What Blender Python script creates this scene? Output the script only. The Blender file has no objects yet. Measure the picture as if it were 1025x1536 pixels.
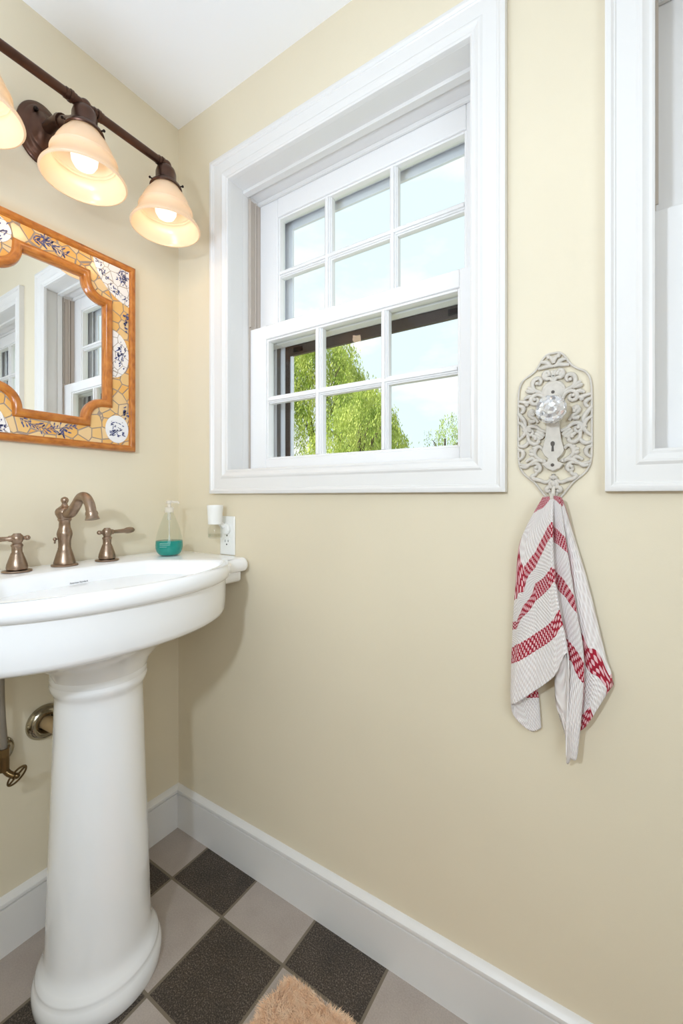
import bpy, bmesh, math, random
from mathutils import Vector
PI = math.pi
SC = bpy.context.scene
COL = SC.collection
random.seed(7)

# ------------------------------------------------------------------ camera frame
F_, H_, CX_ = 641.5, 745.0, 512.5
CAM = (1.2472, -0.9050, 1.10)
RT = (.8370, .5471); FW = (-.5471, .8370)
def ray(px, py):
    a = (px - CX_) / F_; b = (H_ - py) / F_
    return (RT[0]*a + FW[0], RT[1]*a + FW[1], b)
def onY(px, py, Y):
    r = ray(px, py); t = (Y - CAM[1]) / r[1]
    return (CAM[0] + t*r[0], Y, CAM[2] + t*r[2])

# ------------------------------------------------------------------ materials
def srgb(r, g, b):
    f = lambda c: (c/255/12.92) if c/255 <= .04045 else ((c/255+.055)/1.055)**2.4
    return (f(r), f(g), f(b), 1)
class NT:
    def __init__(s, name):
        s.m = bpy.data.materials.new(name); s.m.use_nodes = True
        s.t = s.m.node_tree; s.t.nodes.clear()
        s.out = s.t.nodes.new('ShaderNodeOutputMaterial')
    def n(s, typ, ins=None, **props):
        nd = s.t.nodes.new('ShaderNode' + typ)
        for k, v in props.items(): setattr(nd, k, v)
        for k, v in (ins or {}).items():
            s.put(nd.inputs[k], v)
        return nd
    def put(s, sock, v):
        if isinstance(v, bpy.types.NodeSocket): s.t.links.new(v, sock)
        elif isinstance(v, bpy.types.Node): s.t.links.new(v.outputs[0], sock)
        else: sock.default_value = v
    def math(s, op, a, b=0.0, c=0.0):
        return s.n('Math', {0: a, 1: b, 2: c}, operation=op).outputs[0]
    def mix(s, f, a, b):
        nd = s.n('Mix', data_type='RGBA')
        s.put(nd.inputs[0], f); s.put(nd.inputs[6], a); s.put(nd.inputs[7], b)
        return nd.outputs[2]
    def ramp(s, f, stops):
        nd = s.n('ValToRGB', {0: f}); e = nd.color_ramp.elements
        while len(e) < len(stops): e.new(.5)
        for i, (p, c) in enumerate(stops): e[i].position = p; e[i].color = c
        return nd.outputs[0]
    def bump(s, h, strength=.2, dist=.001):
        return s.n('Bump', {'Height': h, 'Strength': strength, 'Distance': dist}).outputs[0]
    def done(s, shader):
        s.put(s.out.inputs[0], shader); return s.m
def obj_co(N): return N.n('TexCoord').outputs['Object']
def world_co(N): return N.n('NewGeometry').outputs['Position']

def simple(name, col, rough=.5, metal=0.0, noise=0.0, nscale=60, bump=0.0, bscale=200, **extra):
    N = NT(name); co = world_co(N)
    base = col
    if noise:
        nz = N.n('TexNoise', {'Vector': co, 'Scale': nscale, 'Detail': 4.0})
        d = tuple(max(0, c*(1-noise)) for c in col[:3]) + (1,)
        u = tuple(min(1, c*(1+noise*.6)) for c in col[:3]) + (1,)
        base = N.ramp(nz.outputs[0], [(.3, d), (.7, u)])
    ins = {'Base Color': base, 'Roughness': rough, 'Metallic': metal}
    ins.update(extra)
    if bump:
        bz = N.n('TexNoise', {'Vector': co, 'Scale': bscale, 'Detail': 3.0})
        ins['Normal'] = N.bump(bz.outputs[0], bump)
    return N.done(N.n('BsdfPrincipled', ins))

M = {}
M['wall'] = simple('cream_wall_paint', srgb(228, 216, 191), .55, noise=.025, nscale=3, bump=.12, bscale=350)
M['ceil'] = simple('white_ceiling_paint', srgb(250, 250, 251), .8, bump=.08, bscale=300)
M['trim'] = simple('white_gloss_trim_paint', srgb(229, 226, 223), .32, bump=.05, bscale=90)
M['sash'] = simple('white_sash_paint', srgb(241, 239, 238), .38, bump=.05, bscale=110)
M['ext'] = simple('white_exterior_metal', srgb(240, 240, 246), .5)
M['track'] = simple('tan_vinyl_track', srgb(196, 184, 172), .5)
M['trackd'] = simple('brown_track_channel', srgb(120, 104, 90), .5)
M['greymetal'] = simple('grey_aluminium_track', srgb(128, 124, 122), .5, .2)
M['bronzefr'] = simple('dark_bronze_frame', srgb(72, 58, 50), .45, .3)
M['porc'] = simple('white_porcelain', srgb(250, 250, 251), .08, **{'Coat Weight': .5, 'Coat Roughness': .03})
M['faucet'] = simple('brushed_bronze_metal', srgb(158, 136, 118), .32, 1.0, noise=.12, nscale=120)
M['orb'] = simple('oil_rubbed_bronze', srgb(92, 66, 54), .34, .85, noise=.15, nscale=40)
M['orbk'] = simple('dark_screw_metal', srgb(40, 30, 26), .4, .8)
M['chrome'] = simple('tarnished_chrome', srgb(176, 168, 150), .16, 1.0, noise=.3, nscale=30)
M['hose'] = simple('grey_braided_hose', srgb(150, 142, 130), .45, .4, bump=.6, bscale=700)
M['brass'] = simple('dull_brass_valve', srgb(120, 98, 66), .3, .9)
M['pipe'] = simple('tan_drain_pipe', srgb(176, 148, 108), .5)
M['plastic'] = simple('white_plastic', srgb(240, 239, 235), .35)
M['slot'] = simple('dark_outlet_slot', srgb(50, 46, 42), .7)
M['mark'] = simple('grey_printed_mark', srgb(90, 90, 94), .6)
M['whiteprint'] = simple('white_printed_label', srgb(205, 235, 230), .6)
M['china'] = simple('glazed_white_china', srgb(236, 232, 230), .12, noise=.03, nscale=60)
M['blue'] = simple('blue_painted_decor', srgb(92, 94, 136), .25, noise=.5, nscale=300)
M['grout'] = simple('grey_mosaic_grout', srgb(165, 150, 138), .85)
M['bark'] = simple('grey_brown_bark', srgb(96, 80, 62), .9, noise=.3, nscale=8)
M['grass'] = simple('dry_lawn', srgb(150, 150, 120), .9, noise=.3, nscale=2)
M['rugback'] = simple('rug_backing', srgb(205, 160, 125), .95)
M['hook'] = simple('painted_hook_metal', srgb(214, 206, 194), .55)
M['fili'] = simple('chalky_painted_iron', srgb(207, 199, 188), .6, noise=.09, nscale=90, bump=.25, bscale=260)
M['hole'] = simple('dark_keyhole', srgb(92, 86, 80), .8)
def wood():
    N = NT('honey_stained_wood'); co = world_co(N)
    mp = N.n('Mapping', {'Vector': co, 'Scale': (40, 9, 9)})
    nz = N.n('TexNoise', {'Vector': mp.outputs[0], 'Scale': 5.0, 'Detail': 5.0})
    c = N.ramp(nz.outputs[0], [(.25, srgb(146, 78, 22)), (.5, srgb(184, 108, 36)), (.75, srgb(202, 130, 54))])
    return N.done(N.n('BsdfPrincipled', {'Base Color': c, 'Roughness': .3, 'Coat Weight': .3, 'Coat Roughness': .15}))
M['wood'] = wood()
def mosaic():
    N = NT('yellow_broken_tile_mosaic'); co = world_co(N)
    sc = 34.0
    ve = N.n('TexVoronoi', {'Vector': co, 'Scale': sc, 'Randomness': .85}, feature='DISTANCE_TO_EDGE', voronoi_dimensions='3D')
    vc = N.n('TexVoronoi', {'Vector': co, 'Scale': sc, 'Randomness': .85}, feature='F1', voronoi_dimensions='3D')
    sep = N.n('SeparateColor', {0: vc.outputs['Color']})
    tile = N.ramp(sep.outputs[0], [(.0, srgb(228, 164, 82)), (.4, srgb(232, 178, 102)), (.75, srgb(232, 188, 122)), (1, srgb(230, 196, 148))])
    edge = N.math('GREATER_THAN', ve.outputs[0], .045)
    c = N.mix(edge, srgb(160, 140, 124), tile)
    ro = N.math('MULTIPLY_ADD', edge, -.6, .8)
    h = N.math('MINIMUM', ve.outputs[0], .08)
    return N.done(N.n('BsdfPrincipled', {'Base Color': c, 'Roughness': ro, 'Normal': N.bump(h, .6, .02)}))
M['mosaic'] = mosaic()
def cracked():
    N = NT('crackled_white_china'); co = world_co(N)
    ve = N.n('TexVoronoi', {'Vector': co, 'Scale': 36.0, 'Randomness': 1.0}, feature='DISTANCE_TO_EDGE')
    edge = N.math('GREATER_THAN', ve.outputs[0], .03)
    c = N.mix(edge, srgb(178, 164, 150), srgb(238, 230, 224))
    return N.done(N.n('BsdfPrincipled', {'Base Color': c, 'Roughness': .2}))
M['cracked'] = cracked()
def mirror_m():
    N = NT('silvered_mirror'); return N.done(N.n('BsdfPrincipled', {'Base Color': (.93, .94, .94, 1), 'Metallic': 1.0, 'Roughness': .0}))
M['mirror'] = mirror_m()
def thin_glass(name, tint, ior=1.45, gl=.0):
    N = NT(name)
    fr = N.n('Fresnel', {'IOR': ior}); geo = N.n('NewGeometry')
    fr = N.n('Math', {0: fr.outputs[0], 1: N.math('SUBTRACT', 1.0, geo.outputs['Backfacing'])}, operation='MULTIPLY')
    tr = N.n('BsdfTransparent', {'Color': tint}); g = N.n('BsdfGlossy', {'Color': (1, 1, 1, 1), 'Roughness': gl})
    return N.done(N.n('MixShader', {0: fr.outputs[0], 1: tr.outputs[0], 2: g.outputs[0]}))
M['pane'] = thin_glass('clear_window_glass', (.97, .985, .98, 1), 1.33)
M['clear'] = thin_glass('clear_bottle_plastic', (.93, .95, .93, 1), 1.4, .03)
M['vial'] = thin_glass('clear_vial_glass', (.9, .9, .88, 1), 1.5, .05)
def liquid():
    N = NT('teal_liquid_soap')
    return N.done(N.n('BsdfPrincipled', {'Base Color': srgb(10, 160, 150), 'Roughness': .12, 'Transmission Weight': .25, 'IOR': 1.33,
                                         'Subsurface Weight': .0}))
M['liquid'] = liquid()
def pumpm():
    N = NT('translucent_white_pump')
    d = N.n('BsdfPrincipled', {'Base Color': srgb(240, 236, 230), 'Roughness': .3}); t = N.n('BsdfTransparent', {'Color': (.98, .96, .93, 1)})
    return N.done(N.n('MixShader', {0: .6, 1: d.outputs[0], 2: t.outputs[0]}))
M['pump'] = pumpm()
def crystal():
    N = NT('cut_crystal_glass')
    vo = N.n('TexVoronoi', {'Vector': obj_co(N), 'Scale': 150.0, 'Randomness': 1.0})
    geo = N.n('NewGeometry')
    d = N.n('VectorMath', {0: vo.outputs['Color'], 1: (.5, .5, .5)}, operation='SUBTRACT')
    sc = N.n('VectorMath', {0: d.outputs[0], 'Scale': 1.1}, operation='SCALE')
    ad = N.n('VectorMath', {0: geo.outputs['Normal'], 1: sc.outputs[0]}, operation='ADD')
    nm = N.n('VectorMath', {0: ad.outputs[0]}, operation='NORMALIZE')
    g = N.n('BsdfGlossy', {'Color': (1, 1, 1, 1), 'Roughness': .03, 'Normal': nm.outputs[0]})
    p = N.n('BsdfPrincipled', {'Base Color': srgb(244, 243, 246), 'Roughness': .05, 'Transmission Weight': .35, 'IOR': 1.45, 'Normal': nm.outputs[0]})
    return N.done(N.n('MixShader', {0: .45, 1: p.outputs[0], 2: g.outputs[0]}))
M['crystal'] = crystal()
def shade_m():
    N = NT('amber_frosted_shade_glass')
    c = srgb(246, 228, 200)
    t = N.n('BsdfTranslucent', {'Color': c}); d = N.n('BsdfPrincipled', {'Base Color': srgb(243, 226, 204), 'Roughness': .2})
    return N.done(N.n('MixShader', {0: .45, 1: d.outputs[0], 2: t.outputs[0]}))
M['shade'] = shade_m()
def emit(name, col, s):
    N = NT(name); return N.done(N.n('Emission', {'Color': col, 'Strength': s}))
M['bulb'] = emit('lit_bulb_glass', (1, .90, .74, 1), 1.7)
def tile_floor():
    N = NT('checkered_floor_tiles'); co = world_co(N)
    sp = N.n('SeparateXYZ', {0: co})
    u = N.math('DIVIDE', N.math('SUBTRACT', sp.outputs[0], .1632-.2097*20), .2097)
    v = N.math('DIVIDE', N.math('SUBTRACT', sp.outputs[1], -.1400-.2100*20), .2100)
    fu = N.math('FRACT', u); fv = N.math('FRACT', v)
    par = N.math('MODULO', N.math('ADD', N.math('FLOOR', u), N.math('FLOOR', v)), 2.0)
    eu = N.math('MINIMUM', fu, N.math('SUBTRACT', 1.0, fu)); ev = N.math('MINIMUM', fv, N.math('SUBTRACT', 1.0, fv))
    ed = N.math('MINIMUM', eu, ev)
    n1 = N.n('TexNoise', {'Vector': co, 'Scale': 300.0, 'Detail': 6.0, 'Roughness': .75}); n2 = N.n('TexNoise', {'Vector': co, 'Scale': 14.0, 'Detail': 5.0})
    light = N.mix(n2.outputs[0], srgb(166, 154, 144), srgb(192, 182, 172))
    sp1 = N.ramp(n1.outputs[0], [(.35, (.86, .86, .86, 1)), (.65, (1.06, 1.06, 1.06, 1))])
    light = N.n('Mix', data_type='RGBA', blend_type='MULTIPLY'); lt = light
    N.put(lt.inputs[0], 1.0); N.put(lt.inputs[6], N.mix(n2.outputs[0], srgb(166, 152, 142), srgb(190, 178, 168))); N.put(lt.inputs[7], sp1)
    dk1 = N.ramp(n1.outputs[0], [(.38, srgb(36, 29, 24)), (.52, srgb(70, 60, 52)), (.66, srgb(140, 128, 116))])
    dk2 = N.n('Mix', data_type='RGBA', blend_type='MULTIPLY')
    N.put(dk2.inputs[0], 1.0); N.put(dk2.inputs[6], dk1); N.put(dk2.inputs[7], N.ramp(n2.outputs[0], [(.3, (.75, .75, .75, 1)), (.75, (1.25, 1.22, 1.18, 1))]))
    isl = N.math('GREATER_THAN', par, .5)
    tile = N.mix(isl, dk2.outputs[2], lt.outputs[2])
    g = N.math('GREATER_THAN', ed, .016)
    c = N.mix(g, srgb(120, 108, 92), tile)
    h = N.math('ADD', N.math('MINIMUM', ed, .03), N.math('MULTIPLY', n1.outputs[0], .01))
    return N.done(N.n('BsdfPrincipled', {'Base Color': c, 'Roughness': .5, 'Normal': N.bump(h, .5, .03)}))
M['floor'] = tile_floor()
def towel_m():
    N = NT('woven_striped_towel')
    uv = N.n('UVMap', uv_map='weave').outputs[0]; sp = N.n('SeparateXYZ', {0: uv})
    u, v = sp.outputs[0], sp.outputs[1]
    fr = N.math('FRACT', v)
    st = N.math('MULTIPLY', N.math('LESS_THAN', fr, .32), N.math('GREATER_THAN', v, 0.0))
    a = N.math('SINE', N.math('MULTIPLY', u, PI)); b = N.math('SINE', N.math('MULTIPLY', v, PI/.066))
    ck = N.math('GREATER_THAN', N.math('MULTIPLY', a, b), -.12)
    w = N.math('MULTIPLY', N.math('SINE', N.math('MULTIPLY', u, PI*1.25)), N.math('SINE', N.math('MULTIPLY', v, PI/.045)))
    red = N.mix(ck, srgb(238, 190, 194), srgb(168, 22, 48))
    weave = N.mix(N.math('MULTIPLY_ADD', w, .5, .5), srgb(226, 214, 210), srgb(248, 243, 240)); c = N.mix(st, weave, red)  # shade in the gaps between threads, painted into the white colour
    return N.done(N.n('BsdfPrincipled', {'Base Color': c, 'Roughness': .95, 'Sheen Weight': .15, 'Normal': N.bump(w, .6, .0016)}))
M['towel'] = towel_m()
def leaf(name, a, b):
    N = NT(name); co = world_co(N)
    nz = N.n('TexNoise', {'Vector': co, 'Scale': 2.2, 'Detail': 6.0})
    c = N.ramp(nz.outputs[0], [(.3, a), (.7, b)])
    d = N.n('BsdfDiffuse', {'Color': c}); t = N.n('BsdfTranslucent', {'Color': c})
    return N.done(N.n('MixShader', {0: .2, 1: d.outputs[0], 2: t.outputs[0]}))
M['leaf'] = leaf('willow_leaf_green', srgb(120, 150, 52), srgb(214, 222, 128))
M['leaf2'] = leaf('pale_willow_leaf', srgb(150, 176, 96), srgb(206, 220, 150))
def pile():
    N = NT('peach_plush_pile'); co = world_co(N)
    nz = N.n('TexNoise', {'Vector': co, 'Scale': 60.0, 'Detail': 4.0})
    c = N.ramp(nz.outputs[0], [(.3, srgb(240, 194, 152)), (.7, srgb(252, 222, 190))])
    return N.done(N.n('BsdfPrincipled', {'Base Color': c, 'Roughness': .9, 'Sheen Weight': .3}))
M['pile'] = pile()

# ------------------------------------------------------------------ mesh builder
def add(a, b): return (a[0]+b[0], a[1]+b[1], a[2]+b[2])
def catmull(pts, n=6, closed=False):
    P = [Vector(p) for p in pts]; out = []; N = len(P)
    segs = N if closed else N-1
    for i in range(segs):
        if closed: p0, p1, p2, p3 = P[(i-1) % N], P[i], P[(i+1) % N], P[(i+2) % N]
        else: p0, p1, p2, p3 = P[max(i-1, 0)], P[i], P[i+1], P[min(i+2, N-1)]
        for k in range(n):
            t = k/n
            out.append(.5*((2*p1)+(p2-p0)*t+(2*p0-5*p1+4*p2-p3)*t*t+(3*p1-p0-3*p2+p3)*t**3))
    if not closed: out.append(P[-1])
    return out
class MB:
    def __init__(s): s.v = []; s.f = []
    def box(s, x0, x1, y0, y1, z0, z1):
        i = len(s.v)
        s.v += [(x0,y0,z0),(x1,y0,z0),(x1,y1,z0),(x0,y1,z0),(x0,y0,z1),(x1,y0,z1),(x1,y1,z1),(x0,y1,z1)]
        s.f += [tuple(i+k for k in q) for q in ((0,3,2,1),(4,5,6,7),(0,1,5,4),(1,2,6,5),(2,3,7,6),(3,0,4,7))]
        return s
    def rings(s, R, closed=True, cap0=False, cap1=False):
        n = len(R[0]); i = len(s.v)
        for r in R: s.v += [tuple(p) for p in r]
        m = n if closed else n-1
        for a in range(len(R)-1):
            for b in range(m):
                c = (b+1) % n
                s.f.append((i+a*n+b, i+a*n+c, i+(a+1)*n+c, i+(a+1)*n+b))
        if cap0: s.f.append(tuple(i+k for k in range(n))[::-1])
        if cap1: s.f.append(tuple(i+(len(R)-1)*n+k for k in range(n)))
        return s
    def lathe(s, prof, c=(0,0,0), ax='Z', seg=40, cap0=True, cap1=True, ph=0.0):
        R = []
        for r, h in prof:
            ring = []
            for k in range(seg):
                a = 2*PI*k/seg+ph; p, q = r*math.cos(a), r*math.sin(a)
                ring.append(add(c, {'Z': (p,q,h), 'X': (h,p,q), 'Y': (p,h,q)}[ax]))
            R.append(ring)
        return s.rings(R, True, cap0, cap1)
    def tube(s, pts, r, seg=12, closed=False, flat=None):
        P = [Vector(p) for p in pts]; N = len(P)
        rr = r if isinstance(r, (list, tuple)) else [r]*N
        up = None; R = []
        for i in range(N):
            if closed: t = P[(i+1) % N]-P[i-1]
            else: t = P[min(i+1, N-1)]-P[max(i-1, 0)]
            t.normalize()
            if up is None:
                up = Vector((0,0,1)) if abs(t.z) < .9 else Vector((0,1,0))
            if flat: up = Vector((0,1,0)) if abs(t.y) < .95 else up
            a = (up - t*up.dot(t)); a.normalize(); b = t.cross(a)
            if not flat: up = a
            fa = flat or 1.0
            R.append([tuple(P[i]+a*(math.cos(2*PI*k/seg)*rr[i]*fa)+b*(math.sin(2*PI*k/seg)*rr[i])) for k in range(seg)])
        if closed: R.append(R[0]); return s.rings(R)
        return s.rings(R, True, True, True)
    def ball(s, c, r, seg=16, sq=(1,1,1)):
        n = seg//2; R = []
        for j in range(1, n):
            th = PI*j/n
            R.append([(c[0]+sq[0]*r*math.sin(th)*math.cos(2*PI*k/seg), c[1]+sq[1]*r*math.sin(th)*math.sin(2*PI*k/seg), c[2]-sq[2]*r*math.cos(th)) for k in range(seg)])
        return s.rings(R, True, True, True)
    def prism(s, poly, mp, h0, h1):
        return s.rings([[mp(u, w, h0) for u, w in poly], [mp(u, w, h1) for u, w in poly]], True, True, True)
    def sweep(s, path, prof, mp):
        A = sum(path[i][0]*path[(i+1) % len(path)][1]-path[(i+1) % len(path)][0]*path[i][1] for i in range(len(path)))
        sg = 1 if A > 0 else -1; N = len(path); nm = []
        for i in range(N):
            p, q, r = path[i-1], path[i], path[(i+1) % N]
            d1 = Vector((q[0]-p[0], q[1]-p[1])).normalized(); d2 = Vector((r[0]-q[0], r[1]-q[1])).normalized()
            n1 = Vector((-d1.y, d1.x))*sg; n2 = Vector((-d2.y, d2.x))*sg
            m = (n1+n2)/max(.25, 1+n1.dot(n2)); nm.append(m)
        R = [[mp(path[i][0]+nm[i].x*o, path[i][1]+nm[i].y*o, h) for i in range(N)] for o, h in prof]
        return s.rings(R)
    def build(s, name, mat, parent=None, smooth=30, bevel=0.0, bseg=2, recalc=True):
        off = ORG.get(parent.name, Vector((0,0,0))) if parent else None
        if off is None:
            xs = [v[0] for v in s.v]; ys = [v[1] for v in s.v]; zs = [v[2] for v in s.v]
            off = Vector(((min(xs)+max(xs))/2, (min(ys)+max(ys))/2, min(zs)))
        me = bpy.data.meshes.new(name)
        me.from_pydata([(v[0]-off.x, v[1]-off.y, v[2]-off.z) for v in s.v], [], s.f)
        if recalc or bevel:
            bm = bmesh.new(); bm.from_mesh(me)
            if recalc: bmesh.ops.recalc_face_normals(bm, faces=bm.faces)
            bm.to_mesh(me); bm.free()
        me.materials.append(M[mat] if isinstance(mat, str) else mat)
        o = bpy.data.objects.new(name, me); COL.objects.link(o)
        if parent: o.parent = parent
        else: o.location = off
        ORG[o.name] = off
        if bevel:
            b = o.modifiers.new('bevel', 'BEVEL'); b.width = bevel; b.segments = bseg; b.limit_method = 'ANGLE'; b.angle_limit = math.radians(40)
        if smooth:
            me.polygons.foreach_set('use_smooth', [True]*len(me.polygons))
            me.set_sharp_from_angle(angle=math.radians(smooth))
        return o
ORG = {}
def thing(name, loc, label=None, cat=None, group=None, kind=None):
    o = bpy.data.objects.new(name, None); COL.objects.link(o); o.location = loc
    o.empty_display_size = .05; ORG[o.name] = Vector(loc)
    return tag(o, label, cat, group, kind)
def tag(o, label=None, cat=None, group=None, kind=None):
    if label: o['label'] = label
    if cat: o['category'] = cat
    if group: o['group'] = group
    if kind: o['kind'] = kind
    return o
def struct(o): o['kind'] = 'structure'; return o

# ------------------------------------------------------------------ room shell
RX, RY, RZ = 2.50, -2.30, 2.335
struct(MB().box(-.25, RX+.25, RY-.25, .20, -.12, 0).build('floor', 'floor', smooth=0))
struct(MB().box(-.25, RX+.25, RY-.25, .22, RZ, RZ+.15).build('ceiling', 'ceil', smooth=0))
struct(MB().box(-.2, 0, RY-.2, .22, 0, RZ).build('wall_left', 'wall', smooth=0))
struct(MB().box(RX, RX+.2, RY-.2, .22, 0, RZ).build('wall_right', 'wall', smooth=0))
struct(MB().box(0, RX, RY-.2, RY, 0, RZ).build('wall_front', 'wall', smooth=0))
# back wall with the two window openings
WDX = 1.0436
JX0, JX1, JZ0, JZ1 = .2527, 1.0, 1.160, 2.060
h = [(JX0-.02, JX1+.02), (JX0-.02+WDX, JX1+.02+WDX)]
zz0, zz1 = JZ0-.02, JZ1+.02
w = MB()
w.box(0, RX, 0, .22, 0, zz0); w.box(0, RX, 0, .22, zz1, RZ)
w.box(0, h[0][0], 0, .22, zz0, zz1); w.box(h[0][1], h[1][0], 0, .22, zz0, zz1); w.box(h[1][1], RX, 0, .22, zz0, zz1)
struct(w.build('wall_back', 'wall', smooth=0))
# baseboards
BBP = [(0,0),(-.013,0),(-.013,.1115),(-.0085,.1135),(-.0085,.1165),(-.0155,.1185),(-.0165,.123),(-.0155,.128),(-.010,.133),(-.005,.137),(0,.138)]
b = MB(); b.rings([[(x, y, z) for y, z in BBP] for x in (.0, RX)], True, True, True)
struct(b.build('baseboard_back', 'trim'))
b = MB(); b.rings([[(-y, x, z) for y, z in BBP] for x in (RY, -.0005)], True, True, True)
struct(b.build('baseboard_left', 'trim'))
b = MB(); b.rings([[(RX+y, x, z) for y, z in BBP] for x in (RY, -.0005)], True, True, True)
struct(b.build('baseboard_right', 'trim'))

# ------------------------------------------------------------------ windows
CASP = [(0,0),(0,.021),(.004,.0225),(.009,.0225),(.013,.019),(.015,.0185),(.017,.0165),(.045,.0150),(.050,.0175),(.054,.0175),(.058,.0145),(.064,.0125),(.068,.0135),(.0715,.0115),(.0722,.009),(.0722,0)]
def window(name, dx):
    W = thing(name, (.62+dx, 0, 1.11)); struct(W)
    T = lambda u, w_, hh: (u+dx, -hh, w_)
    def bx(m, x0, x1, y0, y1, z0, z1): m.box(x0+dx, x1+dx, y0, y1, z0, z1)
    cx0, cx1, cz0, cz1 = .180, 1.0555, 1.1095, 2.1325
    MB().sweep([(cx0, cz0), (cx1, cz0), (cx1, cz1), (cx0, cz1)], CASP, T).build('casing', 'trim', W, smooth=25)
    m = MB()
    bx(m, JX0-.018, JX0, 0, .222, JZ0-.018, JZ1+.018); bx(m, JX1, JX1+.018, 0, .222, JZ0-.018, JZ1+.018)
    bx(m, JX0, JX1, 0, .222, JZ1, JZ1+.018); bx(m, JX0, JX1, 0, .222, JZ0-.018, JZ0)
    m.build('jamb', 'trim', W, smooth=0)
    # rounded inner stop bead on head and sides
    m = MB()
    bx(m, JX0, JX1, .050, .070, JZ1-.010, JZ1); bx(m, JX0, JX0+.0015, .050, .070, JZ0, JZ1-.010); bx(m, JX1-.007, JX1, .050, .070, JZ0, JZ1-.010)
    bx(m, JX0, JX1, .1165, .1235, JZ1-.012, JZ1)
    m.build('stop_bead', 'trim', W, smooth=40, bevel=.003)
    # vinyl jamb tracks each side
    for sx in (0, 1):
        m = MB(); X = (lambda a, b_: (JX0+a, JX0+b_)) if sx == 0 else (lambda a, b_: (JX1-b_, JX1-a))
        x = X(0, .0018); bx(m, x[0], x[1], .074, .160, JZ0, JZ1-.012)
        x = X(0, .0090); bx(m, x[0], x[1], .0745, .0775, 1.640, JZ1-.012)
        x = X(0, .0065); bx(m, x[0], x[1], .099, .104, 1.640, JZ1-.012)
        tr = m.build('jamb_track', 'track', W, smooth=0)
        m = MB(); x = X(.0018, .0024); bx(m, x[0], x[1], .0785, .083, 1.640, JZ1-.03); bx(m, x[0], x[1], .107, .110, 1.640, JZ1-.015)
        m.build('track_channel', 'trackd', tr, smooth=0)
    def sash(nm, y0, y1, z0, z1, gx0, gx1, gz0, gz1, vb, hb):
        s = MB(); a, b_ = JX0+.002, JX1-.002
        bx(s, a, gx0, y0, y1, z0, z1); bx(s, gx1, b_, y0, y1, z0, z1)
        bx(s, gx0, gx1, y0, y1, z0, gz0); bx(s, gx0, gx1, y0, y1, gz1, z1)
        o = s.build(nm, 'sash', W, smooth=40, bevel=.0025)
        q = MB(); e = .006
        # glazing bead round the sash and moulded glazing bars
        bx(q, gx0, gx0+e, y0+.005, y1-.004, gz0, gz1); bx(q, gx1-e, gx1, y0+.005, y1-.004, gz0, gz1)
        bx(q, gx0+e, gx1-e, y0+.005, y1-.004, gz0, gz0+e); bx(q, gx0+e, gx1-e, y0+.005, y1-.004, gz1-e, gz1)
        for (p, r) in vb:
            c = (p+r)/2; hw = (r-p)/2
            bx(q, c-hw, c+hw, y0+.010, y1-.005, gz0+e, gz1-e); bx(q, c-hw*.72, c+hw*.72, y0+.006, y0+.0102, gz0+e, gz1-e); bx(q, c-hw*.38, c+hw*.38, y0+.001, y0+.0062, gz0+e, gz1-e)
        for (p, r) in hb:
            c = (p+r)/2; hw = (r-p)/2
            bx(q, gx0+e, gx1-e, y0+.0103, y1-.0055, c-hw, c+hw); bx(q, gx0+e, gx1-e, y0+.0063, y0+.0104, c-hw*.72, c+hw*.72); bx(q, gx0+e, gx1-e, y0+.0013, y0+.0064, c-hw*.38, c+hw*.38)
        q.build('glazing_bars', 'sash', o, smooth=40, bevel=.0015)
        g = MB(); ym = (y0+y1)/2+.002; bx(g, gx0, gx1, ym, ym+.003, gz0, gz1)
        g.build('glass', 'pane', o, smooth=0)
        return o
    sash('lower_sash', .080, .114, 1.1625, 1.6320, .322, .9320, 1.2160, 1.5890, [(.506, .532), (.7205, .7425)], [(1.3895, 1.4125)])
    sash('upper_sash', .125, .159, 1.585, JZ1-.001, .3300, .9340, 1.640, 1.9905, [(.507, .533), (.723, .747)], [(1.798, 1.8225)])
    # aluminium storm window outside
    m = MB(); a, b_ = JX0, JX1
    for (o_, y0, y1) in ((.030, .1701, .1758), (.055, .182, .190), (.080, .196, .205)):
        zt = JZ1-o_*.9
        bx(m, a, a+o_, y0, y1, JZ0, JZ1); bx(m, b_-o_, b_, y0, y1, JZ0, JZ1); bx(m, a+o_, b_-o_, y0, y1, zt, JZ1)
    bx(m, a, b_, .188, .2045, 1.600, 1.614)
    st = m.build('storm_frame', 'ext', W, smooth=40, bevel=.001)
    m = MB()
    bx(m, a+.042, a+.0715, .1905, .2035, JZ0, 1.5995); bx(m, b_-.0715, b_-.042, .1905, .2035, JZ0, 1.5995)
    bx(m, a+.0715, b_-.0715, .1905, .2035, 1.5670, 1.5995); bx(m, a+.0715, b_-.0715, .1905, .2035, JZ0, 1.178)
    m2 = MB(); bx(m2, a+.0005, a+.042, .1765, .1815, JZ0, 1.5995); bx(m2, a+.008, a+.016, .1700, .1765, JZ0, 1.5995); bx(m2, b_-.042, b_-.0005, .1765, .1815, JZ0, 1.5995); bx(m2, b_-.016, b_-.008, .1700, .1765, JZ0, 1.5995); m2.build('screen_track', 'greymetal', W, smooth=0)
    sf = m.build('screen_frame', 'bronzefr', W, smooth=40, bevel=.0015)
    m = MB(); bx(m, .868, .905, .186, .1905, 1.575, 1.590); bx(m, .345, .38, .186, .1905, 1.575, 1.590); m.build('latch', 'orbk', sf, smooth=0)
    return W
window('window_1', 0.0)
window('window_2', WDX)

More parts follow.
